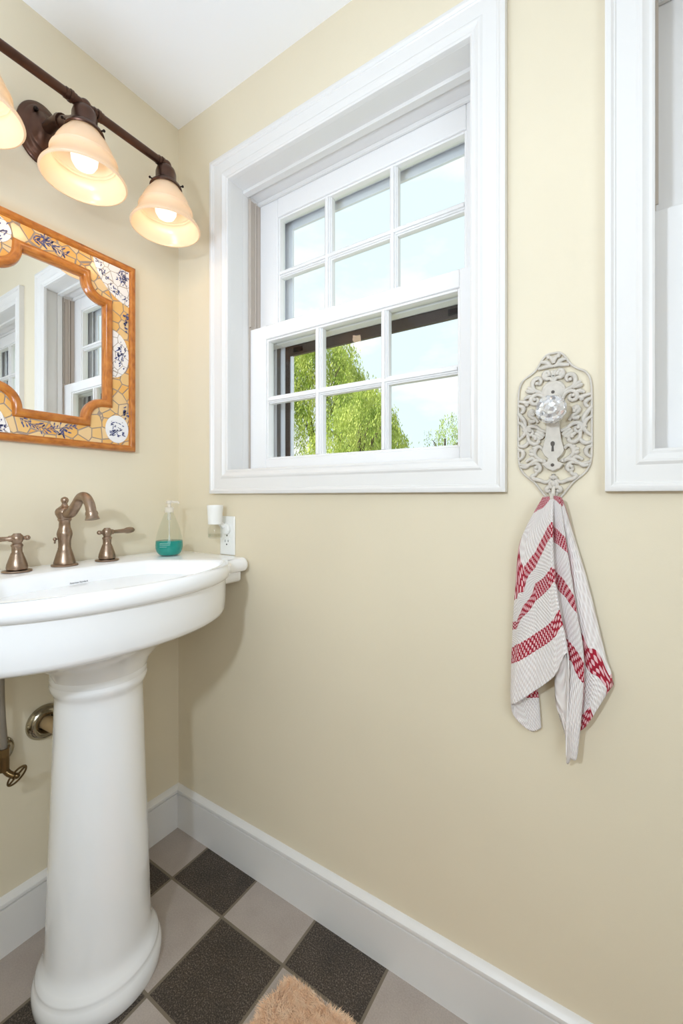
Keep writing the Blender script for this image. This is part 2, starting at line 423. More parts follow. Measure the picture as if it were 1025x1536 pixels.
# ------------------------------------------------------------------ mirror
MX = .016
mir = thing('mirror', (0, -.385, 1.234), 'wood-framed wall mirror with yellow mosaic border and broken blue-and-white china, above the basin', 'mirror')
Tm = lambda u, w_, hh: (hh, u, w_)
Y0, Y1, Z0, Z1 = -.6055, -.1645, 1.2340, 1.7880
MB().sweep([(Y0,Z0),(Y1,Z0),(Y1,Z1),(Y0,Z1)], [(0,.001),(0,.018),(.003,.024),(.008,.027),(.012,.026),(.017,.021),(.020,.014),(.020,.001)], Tm).build('outer_moulding', 'wood', mir, smooth=50)
gy0, gy1, gz0, gz1, rn = -.5150, -.2550, 1.3165, 1.7050, .0600
def notch(r=rn, n=12, dy=0.0):
    P = []
    for cy, cz, a0 in ((gy1, gz0, PI), (gy1, gz1, 1.5*PI), (gy0, gz1, 0), (gy0, gz0, .5*PI)):
        for k in range(n+1):
            a = a0 - k/n*PI/2
            P.append((cy+r*math.cos(a), cz+r*math.sin(a)))
    return P
NP = notch()
MB().sweep(NP, [(.002,.006),(0,.018),(-.003,.0235),(-.009,.0265),(-.015,.0255),(-.020,.021),(-.0225,.015),(-.0225,.006)], Tm).build('inner_moulding', 'wood', mir, smooth=50)
# mosaic board: flat ring between the mouldings
bm = bmesh.new()
def loop(pts, x):
    vs = [bm.verts.new((x, p[0], p[1]-1.234+0) if False else (x, p[0]+.385, p[1]-1.234)) for p in pts]
    return [bm.edges.new((vs[i], vs[(i+1) % len(vs)])) for i in range(len(vs))]
ed = loop([(Y0+.012,Z0+.012),(Y1-.012,Z0+.012),(Y1-.012,Z1-.012),(Y0+.012,Z1-.012)], MX-.012) + loop(NP, MX-.012)
bmesh.ops.triangle_fill(bm, edges=ed, use_beauty=True)
ret = bmesh.ops.extrude_face_region(bm, geom=list(bm.faces))
for g in ret['geom']:
    if isinstance(g, bmesh.types.BMVert): g.co.x = MX
bmesh.ops.recalc_face_normals(bm, faces=bm.faces)
me = bpy.data.meshes.new('mosaic_border'); bm.to_mesh(me); bm.free(); me.materials.append(M['mosaic'])
o = bpy.data.objects.new('mosaic_border', me); COL.objects.link(o); o.parent = mir; ORG[o.name] = ORG['mirror']
mos = o
m = MB(); m.box(.004, .0085, gy0-.004, gy1+.004, gz0-.004, gz1+.004); m.build('mirror_glass', 'mirror', mir, smooth=0)
def clip(poly, keep):
    out = []
    for i in range(len(poly)):
        a, b_ = poly[i-1], poly[i]; ka, kb = keep(a), keep(b_)
        if ka >= 0: 
            if not out or out[-1] != a: out.append(a)
        if (ka >= 0) != (kb >= 0):
            t = ka/(ka-kb); out.append((a[0]+t*(b_[0]-a[0]), a[1]+t*(b_[1]-a[1])))
    return out
def disc(cy, cz, ry, rz, n=40): return [(cy+ry*math.cos(2*PI*k/n), cz+rz*math.sin(2*PI*k/n)) for k in range(n)]
def clipbox(p, ya, yb, za, zb):
    for f in (lambda q: q[0]-ya, lambda q: yb-q[0], lambda q: q[1]-za, lambda q: zb-q[1]): p = clip(p, f)
    return p
ya, yb, za, zb = Y0+.0195, Y1-.0195, Z0+.0195, Z1-.0195
def frag(poly, mat='cracked', label='broken white china piece with blue decor', nm='china_fragment'):
    g = MB().prism([((q[0]-cyc(poly)[0])*1.03+cyc(poly)[0], (q[1]-cyc(poly)[1])*1.03+cyc(poly)[1]) for q in poly], Tm, MX-.001, MX+.0008)
    o_ = MB().prism(poly, Tm, MX-.001, MX+.0022).build(nm, mat, mir, smooth=40)
    if label: o_['label'] = label
    return o_
def cyc(p): return (sum(q[0] for q in p)/len(p), sum(q[1] for q in p)/len(p))
def dabs(parent, spots, nm='painted_decor'):
    m_ = MB()
    for (y, z, r, a, el) in spots:
        P = [(y+r*el*math.cos(t)*math.cos(a)-r*math.sin(t)*math.sin(a), z+r*el*math.cos(t)*math.sin(a)+r*math.sin(t)*math.cos(a)) for t in [2*PI*k/7 for k in range(7)]]
        m_.prism(P, Tm, MX+.0015, MX+.0027)
    return m_.build(nm, 'blue', parent, smooth=0)
def sprig(parent, pts, lv, base=0.0, sz=.0026):
    m_ = MB(); C = catmull([(0, p[0], p[1]) for p in pts], 5)
    m_.tube([(MX+.0004+base, c[1], c[2]) for c in C], .0007, 5)
    for k in range(lv):
        c = C[int(k/(lv)*(len(C)-1))]; s_ = 1 if k % 2 else -1
        a = random.uniform(.4, 1.2)*s_; L = random.uniform(.006, .016)
        t = C[min(len(C)-1, int(k/lv*(len(C)-1))+1)]-c; th = math.atan2(t.z, t.y)+a
        e = (MX+.0004+base, c[1]+L*math.cos(th), c[2]+L*math.sin(th))
        m_.tube([(MX+.0004+base, c[1], c[2]), e], .0005, 4)
        P = [(e[1]+sz*1.9*math.cos(q)*math.cos(th)-sz*.7*math.sin(q)*math.sin(th), e[2]+sz*1.9*math.cos(q)*math.sin(th)+sz*.7*math.sin(q)*math.cos(th)) for q in [2*PI*i/8 for i in range(8)]]
        m_.prism(P, Tm, MX-.0002+base, MX+.0008+base)
    return m_.build('painted_sprig', 'blue', parent, smooth=0)
R2 = random.Random(3)
def corner(cy, cz, r, sy, sz):
    p = clipbox(disc(cy, cz, r, r*1.02, 64), ya, yb, za, zb)
    o_ = frag(p, label='quarter of a broken blue-and-white china plate')
    sp = []
    for k in range(90):
        a = math.atan2(sz, sy)+R2.uniform(-.75, .75); rr = r-R2.uniform(.006, .022)
        y, z = cy+rr*math.cos(a), cz+rr*math.sin(a)
        if ya+.003 < y < yb-.003 and za+.003 < z < zb-.003: sp.append((y, z, R2.uniform(.0008, .0019), R2.uniform(0, 3), R2.uniform(1.0, 2.6)))
    for k in range(70):
        y, z = cy+sy*.044+R2.gauss(0, .008), cz+sz*.052+R2.gauss(0, .012)
        if ya+.003 < y < yb-.003 and za+.003 < z < zb-.003: sp.append((y, z, R2.uniform(.0008, .0018), R2.uniform(0, 3), R2.uniform(1.2, 3.0)))
    dabs(o_, sp)
corner(-.158, 1.797, .133, -1, -1)
corner(-.612, 1.226, .135, 1, 1)
def keep_out(r0): return lambda q: (q[0]-(gy1+.0225))
md = frag(disc(-.2195, 1.2965, .0335, .0400), 'china', 'round white china medallion with blue landscape')
sp = [(-.2195+R2.uniform(-.02, .02), 1.2965+R2.uniform(-.022, .022), R2.uniform(.0008, .0018), R2.uniform(-.5, .8), R2.uniform(1.5, 4)) for _ in range(46)]
dabs(md, sp)
hp = frag(clip(disc(-.2330, 1.5130, .0480, .0680), lambda q: q[0]-(gy1+.0230)), label='half of a white china plate')
dabs(hp, [(-.211+R2.gauss(0, .007), 1.520+R2.gauss(0, .016), R2.uniform(.001, .0022), R2.uniform(.5, 2), R2.uniform(1.5, 3)) for _ in range(40)])
hp2 = frag(clip(disc(-.5370, 1.5130, .0480, .0680), lambda q: (gy0-.0230)-q[0]), label='half of a white china plate')
dabs(hp2, [(-.559+R2.gauss(0, .007), 1.520+R2.gauss(0, .016), R2.uniform(.001, .0022), R2.uniform(.5, 2), R2.uniform(1.5, 3)) for _ in range(40)])
tl = frag(disc(-.5180, 1.7330, .0400, .0340), label='round white china piece with blue foliage')
dabs(tl, [(-.512+R2.gauss(0, .012), 1.732+R2.gauss(0, .012), R2.uniform(.0009, .002), R2.uniform(.5, 1.5), R2.uniform(2, 4.5)) for _ in range(44)])
sprig(mos, [(-.432, 1.744), (-.41, 1.748), (-.385, 1.748), (-.352, 1.740)], 26)
sprig(mos, [(-.41, 1.746), (-.405, 1.756), (-.412, 1.764)], 8)
sprig(mos, [(-.46, 1.292), (-.43, 1.279), (-.40, 1.274), (-.365, 1.281), (-.33, 1.290)], 34, sz=.0022)
sprig(mos, [(-.365, 1.281), (-.362, 1.270), (-.366, 1.262)], 8)
dabs(mos, [(-.196+R2.gauss(0, .004), 1.345+R2.gauss(0, .010), R2.uniform(.001, .002), R2.uniform(.5, 2), 1.8) for _ in range(24)])
dabs(mos, [(-.193+R2.gauss(0, .004), 1.615+R2.gauss(0, .012), R2.uniform(.001, .002), R2.uniform(.5, 2), 1.8) for _ in range(24)])

# ------------------------------------------------------------------ vanity light
LX, LZ = .210, 2.002
LY = [-.192, -.403, -.614]
van = thing('vanity_light', (0, -.403, 1.955), 'dark bronze three-light vanity bar with frosted bell shades above the mosaic mirror', 'wall light')
m = MB()
def oval(ry, rz, x, n=56): return [(x, -.410+ry*math.cos(2*PI*k/n), 2.027+rz*math.sin(2*PI*k/n)) for k in range(n)]
m.rings([oval(*q) for q in ((.054,.077,.0005),(.055,.078,.004),(.053,.076,.008),(.046,.067,.012),(.044,.065,.013),(.042,.062,.018),(.034,.050,.022),(.031,.046,.0225),(.029,.043,.027),(.022,.030,.032),(.017,.019,.040))], True, True, True)
bp_ = m.build('backplate', 'orb', van, smooth=60)
m = MB()
for dy, dz in ((-.020, .040), (.020, -.040)): MB().ball((.026, -.410+dy, 2.027+dz), .0060, 12).build('screw_knob', 'orbk', bp_)
m = MB(); m.tube(catmull([(.030, -.409, 2.027), (.075, -.408, 2.024), (.120, -.406, 2.006), (.165, -.404, 1.986), (LX, -.403, 1.980)], 6), .0135, 16)
m.tube([(.100, -.407, 2.017), (.112, -.4065, 2.011)], .0165, 16)
m.build('arm', 'orb', van, smooth=50)
m = MB(); m.tube([(LX, LY[2], LZ), (LX, LY[0], LZ)], .0102, 20)
for y in (LY[0]-.013, LY[1]-.030, LY[1]+.030, LY[2]+.013):
    for d, r in ((-.009, .0118), (0, .0132), (.007, .0114)): m.tube([(LX, y+d-.003, LZ), (LX, y+d+.003, LZ)], r, 20)
m.tube([(LX, LY[1]-.024, LZ), (LX, LY[1]+.024, LZ)], .0086, 16)
m.ball((LX, LY[0]+.001, LZ), .0135, 18); m.ball((LX, LY[2]-.001, LZ), .0135, 18); m.ball((LX, LY[1], LZ), .0145, 18)
m.build('bar', 'orb', van, smooth=50)
SHP = [(.034,1.941),(.0385,1.934),(.0475,1.922),(.0565,1.906),(.0622,1.892),(.0640,1.885),(.0675,1.884),(.0690,1.880),(.0668,1.8765),(.0685,1.868),(.0750,1.855),(.0830,1.843),(.0880,1.836),(.0895,1.8315),(.0880,1.8295)]
for i, y in enumerate(LY):
    m = MB(); m.lathe([(.006,2.000),(.016,1.997),(.0230,1.990),(.0262,1.979),(.0266,1.958),(.0280,1.956),(.033,1.952),(.0395,1.945),(.0415,1.939),(.0395,1.937),(.0345,1.940),(.020,1.942)], (LX, y, 0), seg=36)
    so = m.build('socket', 'orb', van, smooth=45)
    for k in range(3):
        m = MB(); a = 2*PI*k/3+.5; c = (LX+.040*math.cos(a), y+.040*math.sin(a), 1.9415); e = (LX+.047*math.cos(a), y+.047*math.sin(a), 1.9415)
        m.tube([c, e], .0016, 8); m.ball(e, .0032, 10)
        m.build('thumbscrew', 'orbk', so)
    inn = [(max(r-.0028, .001), z-.0004) for r, z in SHP[::-1]]
    m = MB(); m.lathe([(r, z) for r, z in SHP]+inn, (LX, y, 0), seg=64, cap0=False, cap1=False)
    m.build('shade', 'shade', van, smooth=50)
    m = MB(); m.lathe([(.010,1.935),(.012,1.925),(.018,1.912),(.0255,1.897),(.028,1.884),(.0265,1.871),(.021,1.861),(.012,1.855),(.003,1.853)], (LX, y, 0), seg=28)
    m.build('bulb', 'bulb', van, smooth=80)
    L = bpy.data.lights.new('bulb_light', 'POINT'); L.energy = .32; L.color = (1, .78, .54); L.shadow_soft_size = .02
    lo = bpy.data.objects.new('bulb_light', L); COL.objects.link(lo); lo.location = (LX, y, 1.842)

# ------------------------------------------------------------------ pedestal sink
SY = -.378; RIM = .924
sink = thing('pedestal_sink', (.2305, SY, 0), 'white porcelain pedestal sink with a bowed front in the corner under the mirror', 'sink')
def bow(off, n=60, xb=.006):
    """bowed skirt outline, closed along the wall"""
    P = []; a, b_, x0 = .312-off, .200-off, .253
    for k in range(n+1):
        t = -PI/2+PI*k/n
        P.append((x0+b_*math.cos(t), SY+a*math.sin(t)))
    return [(xb, SY-a)]+P+[(xb, SY+a)]
# lip outline: ledge rectangle joined with bow
HW = .3735; XF = .343
def lip():
    P = [(.006, SY-HW)]
    def fil(cx, cy, r, a0, a1, n=6): return [(cx+r*math.cos(a0+(a1-a0)*k/n), cy+r*math.sin(a0+(a1-a0)*k/n)) for k in range(n+1)]
    P += fil(XF-.022, SY-HW+.022, .022, -PI/2, 0)
    a, b_, x0 = .324, .212, .253
    ya_ = a*math.sqrt(1-((XF-x0)/b_)**2)
    t0 = math.asin(-ya_/a)
    P += [(XF, SY-ya_-.020), (XF+.0015, SY-ya_-.008)]
    for k in range(1, 48):
        t = t0+(-2*t0)*k/48
        P.append((x0+b_*math.cos(t), SY+a*math.sin(t)))
    P += [(XF+.0015, SY+ya_+.008), (XF, SY+ya_+.020)]
    P += fil(XF-.022, SY+HW-.022, .022, 0, PI/2)
    P.append((.006, SY+HW))
    # close along the wall with a few points
    for k in range(1, 14): P.append((.006, SY+HW-2*HW*k/14))
    return P
def inset(P, off):
    A = sum(P[i][0]*P[(i+1) % len(P)][1]-P[(i+1) % len(P)][0]*P[i][1] for i in range(len(P))); sg = 1 if A > 0 else -1
    out = []
    for i in range(len(P)):
        p, q, r = P[i-1], P[i], P[(i+1) % len(P)]
        d1 = Vector((q[0]-p[0], q[1]-p[1])).normalized(); d2 = Vector((r[0]-q[0], r[1]-q[1])).normalized()
        n_ = (Vector((-d1.y, d1.x))+Vector((-d2.y, d2.x)))*sg; n_ = n_/max(.5, 1+d1.dot(d2))
        x, y = q[0]+n_.x*off, q[1]+n_.y*off
        if q[0] < .0065: x = .006
        out.append((x, y))
    return out
LIP = lip()
BC = (.280, SY)
def basin_ring(rx, ry, z, ex=2.35, cx=BC[0]):
    out = []
    for p in LIP:
        a = math.atan2((p[1]-BC[1])/1.0, p[0]-BC[0]); c, s_ = math.cos(a), math.sin(a)
        k = (abs(c/rx)**ex+abs(s_/ry)**ex)**(-1/ex)
        out.append((cx+k*c, BC[1]+k*s_, z))
    return out
R = []
for off, z in ((.034, .884), (.0135, .8845), (.008, .8855), (.0035, .889), (.0008, .895), (0, .902), (.0006, .909), (.0035, .9160), (.008, .9212), (.0135, .9238), (.019, .9242)):
    R.append([(x, y, z) for x, y in inset(LIP, off)])
R.append(basin_ring(.162, .298, .9236)); R.append(basin_ring(.157, .293, .9215)); R.append(basin_ring(.152, .288, .9165)); R.append(basin_ring(.149, .284, .908))
R.append(basin_ring(.141, .270, .880)); R.append(basin_ring(.126, .240, .850, 2.2)); R.append(basin_ring(.100, .185, .824, 2.1)); R.append(basin_ring(.060, .100, .810, 2)); R.append(basin_ring(.022, .022, .804, 2))
m = MB(); m.rings(R, True, True, True)
# ledge apron
ap = [(.006, SY-HW+.012), (XF-.030, SY-HW+.012), (XF-.012, SY-HW+.030), (XF-.012, SY+HW-.030), (XF-.030, SY+HW-.012), (.006, SY+HW-.012)]
m.rings([[(x, y, z) for x, y in inset(ap, o_)] for o_, z in ((0, .886), (0, .862), (.004, .857), (.010, .8555))], True, True, True)
# bowed skirt and tapering underside
def toward(P, z, s_, r, n0=len(bow(0))):
    out = []
    for x, y in P:
        a = math.atan2(y-SY, x-.2305); out.append((x*(1-s_)+(.2305+r*math.cos(a))*s_, y*(1-s_)+(SY+r*math.sin(a))*s_, z))
    return out
B0 = bow(0)
S = [[(x, y, .887) for x, y in B0], [(x, y, .840) for x, y in bow(.001)], [(x, y, .806) for x, y in bow(.003)], [(x, y, .797) for x, y in bow(.006)], [(x, y, .791) for x, y in bow(.013)], [(x, y, .789) for x, y in bow(.022)]]
S += [toward(bow(.022), .783, .25, .10), toward(bow(.022), .770, .50, .10), toward(bow(.022), .748, .78, .10), toward(bow(.022), .724, .95, .10), toward(bow(.022), .700, 1.0, .098)]
m.rings(S, True, True, True)
ba = m.build('basin', 'porc', sink, smooth=42)
m = MB(); m.lathe([(.021, .8045), (.021, .8065), (.016, .807)], (BC[0], SY, 0), seg=24); m.build('drain', 'faucet', ba, smooth=50)
# maker's mark on the back slope of the bowl
def text(name, body, size, mat, parent, loc, ux, uz, ext=.0002):
    cu = bpy.data.curves.new(name, 'FONT'); cu.body = body; cu.size = size; cu.extrude = ext; cu.align_x = 'CENTER'; cu.align_y = 'CENTER'
    tmp = bpy.data.objects.new(name, cu); COL.objects.link(tmp)
    dg = bpy.context.evaluated_depsgraph_get(); me_ = bpy.data.meshes.new_from_object(tmp.evaluated_get(dg))
    COL.objects.unlink(tmp); bpy.data.objects.remove(tmp)
    ux = Vector(ux).normalized(); uz = Vector(uz).normalized(); un = ux.cross(uz); off = ORG[parent.name]
    for v in me_.vertices:
        c = v.co.copy(); v.co = Vector(loc)+ux*c.x+uz*c.y+un*c.z-off
    me_.materials.append(M[mat]); o_ = bpy.data.objects.new(name, me_); COL.objects.link(o_); o_.parent = parent; return o_
text('maker_mark', 'American Standard', .0054, 'mark', ba, (.1370, -.3810, .8910), (0, 1, 0), (-.30, 0, 1))
# pedestal column
m = MB(); m.lathe([(.060,.715),(.092,.712),(.0985,.706),(.1000,.698),(.0985,.690),(.0985,.688),(.1000,.683),(.0985,.674),(.0940,.666),(.0920,.661),(.0905,.656),(.0905,.640),(.0935,.55),(.0975,.42),(.1020,.30),(.1055,.18),(.1075,.105),(.1085,.090),(.1110,.080),(.1175,.066),(.1240,.056),(.1250,.052),(.1245,.048),(.1275,.042),(.1310,.032),(.1320,.022),(.1310,.006),(.1290,0)], (.2305, SY, 0), seg=72)
m.build('pedestal', 'porc', sink, smooth=35)

# ------------------------------------------------------------------ faucet set
fx = .0580
fau = thing('faucet', (fx, SY, RIM), 'brushed bronze widespread faucet with arched spout and two lever handles on the sink deck', 'faucet')
m = MB()
m.lathe([(.0295,.9245),(.0305,.9265),(.0290,.9285),(.0245,.9300),(.0245,.9330),(.0235,.9380),(.0195,.9520),(.0160,.9640),(.0150,.9660),(.0150,.9690),(.0140,.9710),(.0142,.9860),(.0150,.9920),(.0178,1.005),(.0165,1.012),(.0130,1.022),(.0125,1.036),(.0150,1.040),(.0160,1.0415),(.0150,1.043),(.0155,1.045),(.0205,1.055),(.0215,1.062),(.0190,1.068),(.0120,1.074),(.0080,1.077),(.0060,1.083),(.0085,1.088),(.0090,1.092),(.0070,1.097),(.0020,1.0995)], (fx, SY, 0), seg=36)
C = catmull([(fx+.010, SY, 1.058), (fx+.034, SY, 1.060), (fx+.058, SY, 1.078), (fx+.082, SY, 1.098), (fx+.106, SY, 1.098), (fx+.124, SY, 1.082), (fx+.133, SY, 1.060)], 7)
rr = [.0130-.0015*min(1, i/20) for i in range(len(C))]
m.tube(C, rr, 20)
m.tube([(fx+.132, SY, 1.064), (fx+.1335, SY, 1.0585), (fx+.1345, SY, 1.054), (fx+.1365, SY, 1.046)], [.0128, .0140, .0128, .0158], 22)
sp_ = m.build('spout', 'faucet', fau, smooth=42)
m = MB(); m.ball((fx-.004, SY-.021, .993), .0045, 12); m.tube([(fx-.003, SY-.012, .993), (fx-.004, SY-.021, .993)], .002, 8); m.tube([(fx-.004, SY-.021, .991), (fx-.004, SY-.021, .982)], .0022, 8)
m.build('pull_knob', 'faucet', sp_, smooth=50)
def handle(y, d):
    m_ = MB()
    m_.lathe([(.0285,.9245),(.0300,.9262),(.0285,.9285),(.0205,.9292)], (fx+.006, y, 0), seg=32)
    m_.lathe([(.0205,.9305),(.0215,.9345),(.0205,.9420),(.0160,.9560),(.0125,.9660),(.0120,.9680),(.0105,.9700),(.0105,.9820),(.0125,.9860),(.0110,.9890),(.0090,.9910),(.0115,.9960),(.0130,1.0025),(.0115,1.009),(.0080,1.0125),(.0075,1.014),(.002,1.0145)], (fx+.006, y, 0), seg=32)
    h_ = m_.build('handle', 'faucet', fau, smooth=42)
    k = MB(); x = fx+.006
    k.tube([(x, y-d*.010, 1.0025), (x, y-d*.017, 1.0025)], .0045, 14); k.ball((x, y-d*.021, 1.0025), .0062, 14)
    P = [(x, y+d*t, 1.0025+z) for t, z in ((.010,0),(.016,0),(.018,0),(.035,0),(.048,.0004),(.056,.001),(.066,.0015),(.074,.002),(.079,.002))]
    k.tube(P, [.0072,.0072,.0050,.0055,.0060,.0085,.0088,.0070,.0025], 16)
    k.build('lever', 'faucet', h_, smooth=50)
    MB().lathe([(.0190,.9285),(.0190,.9310)], (x, y, 0), seg=28).build('gasket', 'orbk', h_, smooth=50)
handle(-.2735, 1); handle(-.4830, -1)

# ------------------------------------------------------------------ soap bottle
bxx, byy = .1140, -.1150
soap = thing('soap_bottle', (bxx, byy, RIM), 'clear teardrop pump bottle half full of teal hand soap on the sink ledge', 'soap bottle')
OUT = [(.0210,.9246),(.0270,.9258),(.0330,.930),(.0370,.937),(.0392,.946),(.0398,.956),(.0390,.966),(.0365,.980),(.0325,.996),(.0275,1.012),(.0220,1.027),(.0165,1.042),(.0130,1.050),(.0118,1.054)]
m = MB(); m.lathe(OUT, (bxx, byy, 0), seg=48, cap1=False); sh = m.build('bottle', 'clear', soap, smooth=60)
LQ = [(r-.0012, z+.0010) for r, z in OUT if z < .970]; LQ += [(.0375, .9685), (.0368, .9690)]
m = MB(); m.lathe(LQ, (bxx, byy, 0), seg=48); m.build('soap_liquid', 'liquid', soap, smooth=60)['label'] = 'teal liquid soap'
m = MB(); m.lathe([(.0125,1.0530),(.0128,1.0545),(.0128,1.0660),(.0110,1.0685),(.0055,1.0690),(.0050,1.0780),(.0085,1.0800),(.0090,1.0850),(.0070,1.0880),(.002,1.0885)], (bxx, byy, 0), seg=32)
ux_, uy_ = .45, .89
m.tube([(bxx, byy, 1.0835), (bxx+.012*ux_, byy+.012*uy_, 1.0840), (bxx+.024*ux_, byy+.024*uy_, 1.0835), (bxx+.028*ux_, byy+.028*uy_, 1.0800)], [.0042,.0040,.0034,.0030], 12)
pu = m.build('pump', 'pump', soap, smooth=45)
m = MB(); m.tube([(bxx, byy, 1.054), (bxx, byy, 1.030)], .0050, 12); m.tube([(bxx, byy, 1.030), (bxx+.001, byy, .965)], .0022, 10); m.build('dip_tube', 'pump', pu, smooth=50)
# three short rows of small white print on the bottle front (too small to read in the photo)
m = MB(); ang0 = math.atan2(CAM[1]-byy, CAM[0]-bxx)-.50
for z, wd in ((.9635, .58), (.9590, .78), (.9535, .52)):
    a = ang0-.20; e_ = ang0-.20+wd; k = 0
    while a < e_:
        da = R2.uniform(.035, .085); r_ = .0400 if z > .95 else .0396
        q = [(bxx+r_*math.cos(t), byy+r_*math.sin(t)) for t in (a, a+da)]
        m.tube([(q[0][0], q[0][1], z), (q[1][0], q[1][1], z)], .00055, 5); a += da+.028
m.build('printed_text', 'whiteprint', sh, smooth=0)

# ------------------------------------------------------------------ outlet and plug-in air freshener
ox0, ox1, oz0, oz1 = .2110, .2745, .9230, 1.0405
out = thing('electrical_outlet', ((ox0+ox1)/2, 0, oz0), 'white duplex wall outlet just above the right end of the sink', 'outlet')
m = MB(); m.box(ox0, ox1, -.0055, -.0002, oz0, oz1); m.build('cover_plate', 'plastic', out, smooth=40, bevel=.002)
ocx = (ox0+ox1)/2
for cz in (.9615, 1.0020):
    m = MB(); Pz = [(ocx+.0165*math.cos(2*PI*k/32), max(-.0130, min(.0130, .0165*math.sin(2*PI*k/32)))+cz) for k in range(32)]
    m.rings([[(x, -.0050, z) for x, z in Pz], [(x, -.0072, z) for x, z in Pz]], True, True, True); rc = m.build('receptacle', 'plastic', out, smooth=40)
    m = MB(); m.box(ocx-.0072, ocx-.0054, -.0075, -.0070, cz+.000, cz+.0075); m.box(ocx+.0054, ocx+.0072, -.0075, -.0070, cz+.001, cz+.0070)
    m.lathe([(.0024, -.0070), (.0024, -.0075)], (ocx, 0, cz-.0065), 'Y', 14); m.build('slot', 'slot', rc, smooth=0)
m = MB(); m.lathe([(.0025, -.0050), (.0025, -.0064)], (ocx, 0, .9817), 'Y', 14); m.build('plate_screw', 'chrome', out)
ax_, ay_ = .2330, -.0430
fr = thing('air_freshener', (ax_, 0, .975), 'white plug-in air freshener with clear glass vial in the outlet by the sink', 'air freshener')
m = MB(); m.lathe([(.0195,1.0180),(.0205,1.0190),(.0215,1.0350),(.0222,1.0520),(.0232,1.0640),(.0240,1.0725),(.0232,1.0745),(.0200,1.0748),(.0190,1.0700)], (ax_, ay_, 0), seg=36); m.build('warmer_cup', 'plastic', fr, smooth=40)
m = MB()
sq = lambda r, z: [(ax_+r*(abs(math.cos(t))**.6)*(1 if math.cos(t) > 0 else -1), ay_+r*(abs(math.sin(t))**.6)*(1 if math.sin(t) > 0 else -1), z) for t in [2*PI*k/32+.01 for k in range(32)]]
m.rings([sq(.0120, 1.0178), sq(.0150, 1.0120), sq(.0180, 1.0060), sq(.0185, .9900), sq(.0180, .9790), sq(.0150, .9765)], True, True, True); vi = m.build('glass_vial', 'vial', fr, smooth=50)
m = MB(); m.rings([sq(.0160, .9810), sq(.0165, .9900)], True, True, True); m.build('scented_oil', 'vial', vi, smooth=50)
m = MB(); m.lathe([(.0160,-.0078),(.0170,-.0085),(.0170,-.0140),(.0140,-.0175),(.0100,-.0180)], (ax_+.010, 0, 1.0025), 'Y', 32); m.build('plug_disc', 'plastic', fr, smooth=40)
m = MB(); m.tube([(ax_+.006, -.015, 1.0090), (ax_+.003, -.026, 1.0200), (ax_, ay_+.012, 1.0280)], .0075, 14); m.build('bracket', 'plastic', fr, smooth=50)

# ------------------------------------------------------------------ plumbing under the basin
dr = thing('drain_pipe', (0, -.405, .520), 'tarnished chrome escutcheon ring and drain pipe entering the wall behind the pedestal', 'pipe')
m = MB(); m.lathe([(.0180,.0005),(.0430,.0005),(.0440,.003),(.0425,.009),(.0370,.016),(.0300,.0200),(.0230,.0185),(.0195,.013),(.0185,.006)], (0, -.400, .520), 'X', 48, True, False); m.build('escutcheon', 'chrome', dr, smooth=60)
m = MB(); m.tube([(.001, -.400, .520), (.060, -.396, .520), (.125, -.385, .522)], .0165, 20); m.build('trap_arm', 'pipe', dr, smooth=60)
sv = thing('supply_valve', (0, -.507, .440), 'chrome shut-off valve with oval handle and grey supply hose at the left wall', 'valve')
m = MB(); m.lathe([(.0100,.0005),(.0320,.0005),(.0335,.003),(.0290,.011),(.0200,.014),(.0100,.013)], (0, -.500, .492), 'X', 36); m.build('escutcheon', 'chrome', sv, smooth=50)
m = MB(); m.tube([(.010, -.505, .490), (.062, -.505, .490)], .0085, 16); m.tube([(.058, -.507, .470), (.058, -.507, .515)], .0110, 16); m.tube([(.058, -.507, .505), (.058, -.507, .522)], .0135, 6); m.tube([(.058,-.507,.474), (.066, -.500, .462), (.078, -.492, .456)], .0070, 12); m.build('valve_body', 'brass', sv, smooth=50)
m = MB(); Pv = []
uvx = Vector((.53, .36, .76)).normalized(); uvz = Vector((.88, -.27, .40)).normalized().cross(uvx); cv = Vector((.080, -.489, .456))
m.tube([cv+uvx*.030*math.cos(2*PI*k/40)+uvz*.0125*math.sin(2*PI*k/40) for k in range(40)], .0022, 8, True)
m.tube([cv-uvx*.029, cv+uvx*.029], .0022, 8); m.ball(cv, .0065, 12); m.build('oval_handle', 'brass', sv, smooth=60)
m = MB(); m.tube(catmull([(.058, -.507, .515), (.061, -.508, .545), (.066, -.513, .600), (.068, -.516, .680), (.066, -.514, .770)], 8), .0072, 16); m.build('supply_hose', 'hose', sv, smooth=60)

